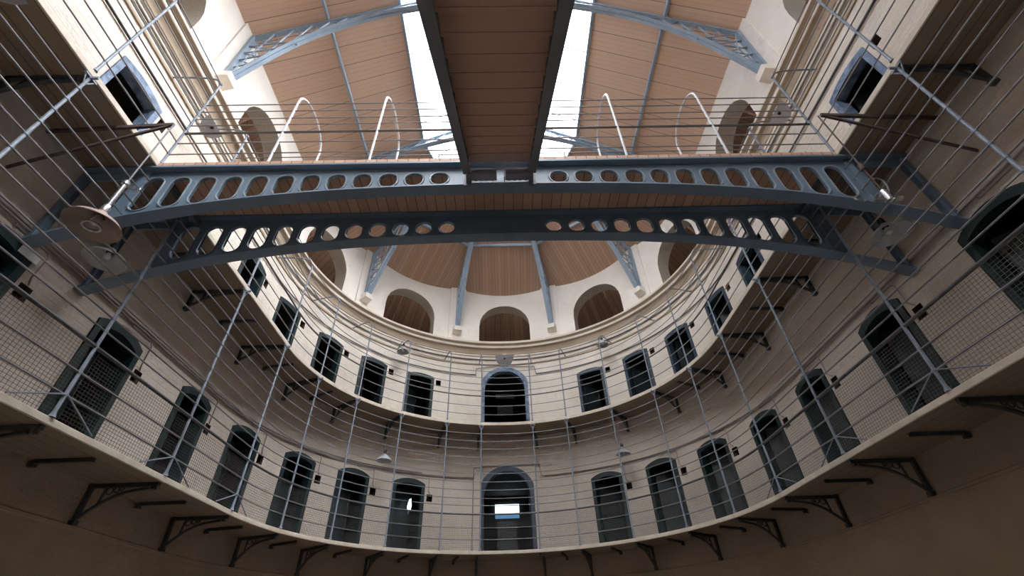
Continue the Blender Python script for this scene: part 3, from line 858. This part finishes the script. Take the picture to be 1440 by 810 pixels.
# ------------------------------------------------------------------ staircase
st = empty('staircase', (-.045, -4.12, 6.3)); tag(st, 'straight iron and timber staircase descending overhead from the footbridge', 'staircase')
SS = .715
def zb_(y): return -.33 + SS * (y + .09)   # lower edge rel to origin z 6.3 (y rel)
NST = 43; go = .198; ri = go * SS
for s in (-1, 1):
    m = MB(); x = s * .379
    yb = -(6.3 - .45) / SS
    y1 = 0
    A = [(y1, -.53), (y1, .02), (-.18, .02), (-.18, -.02), (yb, -.02 + SS * (yb + .18)), (yb, zb_(yb)), (-.12, -.40), ]
    for dx, rev in ((-.012, 0), (.012, 1)):
        ids = [m.add((x + dx, y, z)) for y, z in A]; m.f.append(tuple(ids if rev else reversed(ids)))
    n = len(A)
    for i in range(n): m.f.append((i, (i + 1) % n, n + (i + 1) % n, n + i))
    # flange along the lower edge
    m.bar((x, -.1, -.40), (x, yb, zb_(yb) + .0), .085, .02); m.bar((x, -.02, -.53), (x, -.02, -.30), .085, .02, Vector((0, 1, 0)))
    m.build('string', M['string'], st)
for k in range(NST - 1):
    y = -.10 - go * k; z = -.16 - ri * k
    m = MB(); m.box((0, y - go / 2, z), (.735, go + .035, .028)); m.build('tread', M['stair_wood'], st)
    if 0 < k: 
        m = MB(); m.box((0, y - .004, z + ri / 2 - .021), (.735, .014, ri - .0)); m.build('riser', M['stair_wood'], st)
for xx, lb in ((-.215, 'dark ribbed metal cylinder where stair meets bridge, left one'), (.175, 'dark ribbed metal cylinder where stair meets bridge, right one')):
    m = MB(); prof = []
    m.tube([(-.145, 0, 0), (.145, 0, 0)], .064, 16)
    for k in range(4): m.tube([(-.10 + .065 * k - .017, 0, 0), (-.10 + .065 * k + .017, 0, 0)], .07, 16)
    o = m.build('ribbed_cylinder', M['cylm'], None, 40); o.location = (xx - .01, -4.19, 5.90)
    tag(o, lb, 'cylinder', 'ribbed cylinders at the stair head')
    m = MB(); m.box((-.155, .03, .0), (.012, .07, .1)); m.build('bracket_plate', M['string'], o)

# ------------------------------------------------------------------ lamps
def lamp(name, loc, rad, rodtop, lb, shade='enamel', inner=None, grp=None, tilt=0):
    r = empty(name, loc)
    if tilt: r.rotation_euler = tilt
    m = MB(); m.lathe([(.035, .16), (.05, .13), (.07, .11), (rad * .55, .07), (rad * .85, .03), (rad, -.015), (rad * .985, -.02), (rad * .83, .02), (rad * .53, .06), (.05, .095)], 32)
    m.build('shade', M[shade], r, 50)
    m = MB(); m.lathe([(.0, .24), (.03, .24), (.038, .2), (.038, .1), (.03, .09), (0, .09)], 16); m.build('socket', M['green'] if shade != 'enamel_brown' else M['zinc'], r, 40)
    m = MB(); m.lathe([(.02, .09), (.035, .06), (.04, .03), (.025, 0), (0, -.008)], 16); m.build('bulb', M['bulb'], r, 60)
    if rodtop: 
        m = MB(); m.tube([(0, 0, .23), (0, 0, rodtop - loc[2])], .008, 6); m.build('rod', M['rail'], r, 60)
    tag(r, lb, 'lamp', grp); return r
G = 'enamel lamps hanging under the upper gallery'
lamp('pendant_lamp', (-4.60, -3.62, 5.22), .22, S2, 'grey dish lamp under the upper gallery between the girders, left side', grp=G)
lamp('pendant_lamp', (4.54, -3.74, 5.25), .22, S2, 'grey dish lamp under the upper gallery between the girders, right side', grp=G)
lamp('pendant_lamp', (-2.96, 3.50, 5.24), .185, S2, 'small grey lamp hanging left of the lower central arch', grp=G)
lamp('pendant_lamp', (2.82, 3.66, 5.27), .185, S2, 'small grey lamp hanging right of the lower central arch', grp=G)
def goose(loc, lb):
    r = lamp('wall_lamp', loc, .17, None, lb, grp='swan-neck lamps below the cornice')
    u = math.atan2(loc[0], loc[1]) * W if loc[1] > 0 else uy(1 if loc[0] > 0 else -1, loc[1])
    p = pos(u, W, loc[2] + .28) - Vector(loc)
    m = MB(); m.tube(catm([(0, 0, .22), (0, 0, .30), tuple(p * .3 + Vector((0, 0, .3))), tuple(p * .7 + Vector((0, 0, .18))), tuple(p)], 4), .01, 6); m.build('swan_neck', M['rail'], r, 60)
goose((-2.92, 3.70, 8.36), 'small grey lamp on a swan neck, left of the upper central arch')
goose((2.83, 3.72, 8.42), 'small grey lamp on a swan neck, right of the upper central arch')
def dlamp(loc, rz, lb, rad=.22):
    """D shaped wall floodlight: half dish with a flat front edge"""
    r = empty('flood_lamp', loc, rz); r.rotation_euler = (math.radians(-48), 0, rz)
    m = MB(); n = 20
    pts = [(rad * math.cos(PI * i / n), rad * math.sin(PI * i / n) * 1.3) for i in range(n + 1)]
    lo = [m.add((x, y, 0)) for x, y in pts] ; hi = [m.add((x * .8, y * .8 + .02, .07)) for x, y in pts]
    m.f.append(tuple(reversed(lo))); m.f.append(tuple(hi))
    for i in range(n): m.f.append((lo[i], lo[i + 1], hi[i + 1], hi[i]))
    m.f.append((lo[-1], lo[0], hi[0], hi[-1]))
    m.build('housing', M['enamel'], r)
    m = MB(); m.lathe([(0, -.02), (.02, -.018), (.03, 0)], 14, (0, rad * .38, 0)); m.build('lens', M['black'], r, 40)
    m = MB(); m.box((0, -.012, .04), (.12, .022, .04)); m.build('clip', M['sign'], r)
    m = MB(); m.bar((0, rad * .7, .05), (0, rad * .9, .30), .03, .03); m.build('arm', M['rail'], r)
    tag(r, lb, 'lamp', 'flood lamps high on the upper wall')
dlamp((-.02, 4.42, 8.58), 0, 'grey half-round flood lamp above the upper central arch', .28)
dlamp((-4.62, -3.42, 8.36), PI / 2, 'pale grey flood lamp under the cornice at left, behind the bridge railing', .20)
dlamp((4.52, -3.52, 8.36), -PI / 2, 'pale grey flood lamp under the cornice at right, behind the bridge railing', .20)
dlamp((-4.0, -6.14, 5.95), PI / 2, 'grey flood lamp with bright metal body at the upper left corner of the photo', .15)
# outriggers
for s, nm in ((-1, 'left'), (1, 'right')):
    m = MB(); t = Vector((s * 3.63, -4.71, 6.2))
    m.bar((s * W, -4.63, 6.24), t, .03, .045); m.bar((s * W, -4.64, 5.57), t, .022, .035)
    o = m.build('lamp_outrigger', M['rust']); tag(o, 'rusty iron outrigger reaching past the gallery edge at upper ' + nm, 'outrigger', 'iron outriggers holding lamps')
r = lamp('big_lamp', (-3.63, -4.71, 4.60), .22, 6.2, 'large brown dish lamp hanging on a rod at left, seen from below', shade='enamel_brown')
m = MB(); m.tube([(0, 0, .24), (0, 0, .55)], .022, 10); m.tube([(0, 0, .55), (0, 0, .59)], .034, 10); m.tube([(-.06, 0, .53), (.12, .02, .5)], .01, 6)
m.tube([(.12 + .03 * math.cos(a * PI / 5), .02, .5 + .03 * math.sin(a * PI / 5)) for a in range(10)], .006, 6, closed=True); m.build('coupling', M['zinc'], r, 40)
m = MB(); m.tube(catm([(0, 0, .2), (-.14, .05, .26), (-.26, .06, .22), (-.24, .02, .12), (-.1, 0, .12)], 4), .008, 6); m.build('cable_loop', M['rail'], r, 50)
m = MB(); m.lathe([(.055, -.01), (.075, -.014), (.075, -.03), (.055, -.03), (.055, -.01)], 24); m.build('bulb_ring', M['zinc'], r, 40)
r = empty('lamp_fitting', (3.6, -4.70, 4.72)); tag(r, 'bare lamp fitting without shade, tangled cable, hanging at right', 'lamp')
m = MB(); m.tube([(0, 0, .1), (0, 0, 1.48)], .008, 6); m.tube([(0, 0, .48), (0, 0, .56)], .024, 8); m.build('rod', M['rust'], r, 50)
m = MB(); m.lathe([(0, .14), (.03, .14), (.04, .08), (.04, 0), (0, -.01)], 14); m.box((.07, 0, .03), (.12, .04, .03)); m.box((-.1, 0, .02), (.1, .03, .025)); m.build('holder', M['zinc'], r, 40)
m = MB(); m.tube(catm([(-.03, 0, .1), (-.12, .03, .02), (-.2, .02, .04), (-.26, 0, .0), (-.3, .02, .06), (-.18, .05, .12)], 4), .008, 6)
m.tube(catm([(.03, 0, .1), (.1, .02, .2), (.12, .02, .32), (.05, .02, .36), (.0, .01, .28)], 4), .008, 6); m.build('cable', M['rail'], r, 50)
r = empty('door_sign', tuple(pos(uy(-1, -3.95), W - .04, Z1 + 1.62))); r.rotation_euler = (0, 0, rotz(uy(-1, -3.95)))
m = MB(); m.box((0, 0, 0), (.22, .012, .09)); o = m.build('card', M['sign'], r); tag(r, 'small white card above the cell doorway at the left edge', 'sign')

# ------------------------------------------------------------------ world, camera
w = bpy.data.worlds.new('World'); bpy.context.scene.world = w; w.use_nodes = True
nt = w.node_tree; bg = nt.nodes['Background']
tc = N(nt, 'ShaderNodeTexCoord'); sp = N(nt, 'ShaderNodeSeparateXYZ'); nt.links.new(tc.outputs['Generated'], sp.inputs[0])
f = math_(nt, 'MULTIPLY', sp.outputs[0], .62)
f = math_(nt, 'MULTIPLY_ADD', sp.outputs[1], -.62, f)
f = math_(nt, 'MULTIPLY_ADD', sp.outputs[2], .48, f)
f = math_(nt, 'MULTIPLY_ADD', f, .5, .5)
c = ramp(nt, f, [(.36, (.08, .09, .11)), (.95, (1.26, 1.27, 1.28))])
nt.links.new(c, bg.inputs[0]); bg.inputs[1].default_value = 18
cam = bpy.data.cameras.new('Camera'); co = bpy.data.objects.new('Camera', cam); COL.objects.link(co)
cam.sensor_width = 36; cam.lens = 633.3 / 1440 * 36; cam.clip_start = .05
th, ro, ya = .6823, -.0410, -.0283
import json
def camvec(x, y, zf):
    c, s = math.cos(ro), math.sin(ro); x, y = c * x - s * y, s * x + c * y
    c, s = math.cos(th), math.sin(th); X, Y, Z = x, c * zf - s * y, s * zf + c * y
    c, s = math.cos(ya), math.sin(ya); return Vector((c * X - s * Y, s * X + c * Y, Z))
rt_, up_, fw = camvec(1, 0, 0), camvec(0, 1, 0), camvec(0, 0, 1)
mt = Matrix((rt_, up_, -fw)).transposed().to_4x4(); mt.translation = CAM
co.matrix_world = mt
sc = bpy.context.scene; sc.camera = co
sc.view_settings.view_transform = 'Standard'; sc.view_settings.look = 'None'; sc.view_settings.gamma = 1; sc.view_settings.use_curve_mapping = False
sc.view_settings.exposure = 0.0
sc.cycles.max_bounces = 10; sc.cycles.diffuse_bounces = 6
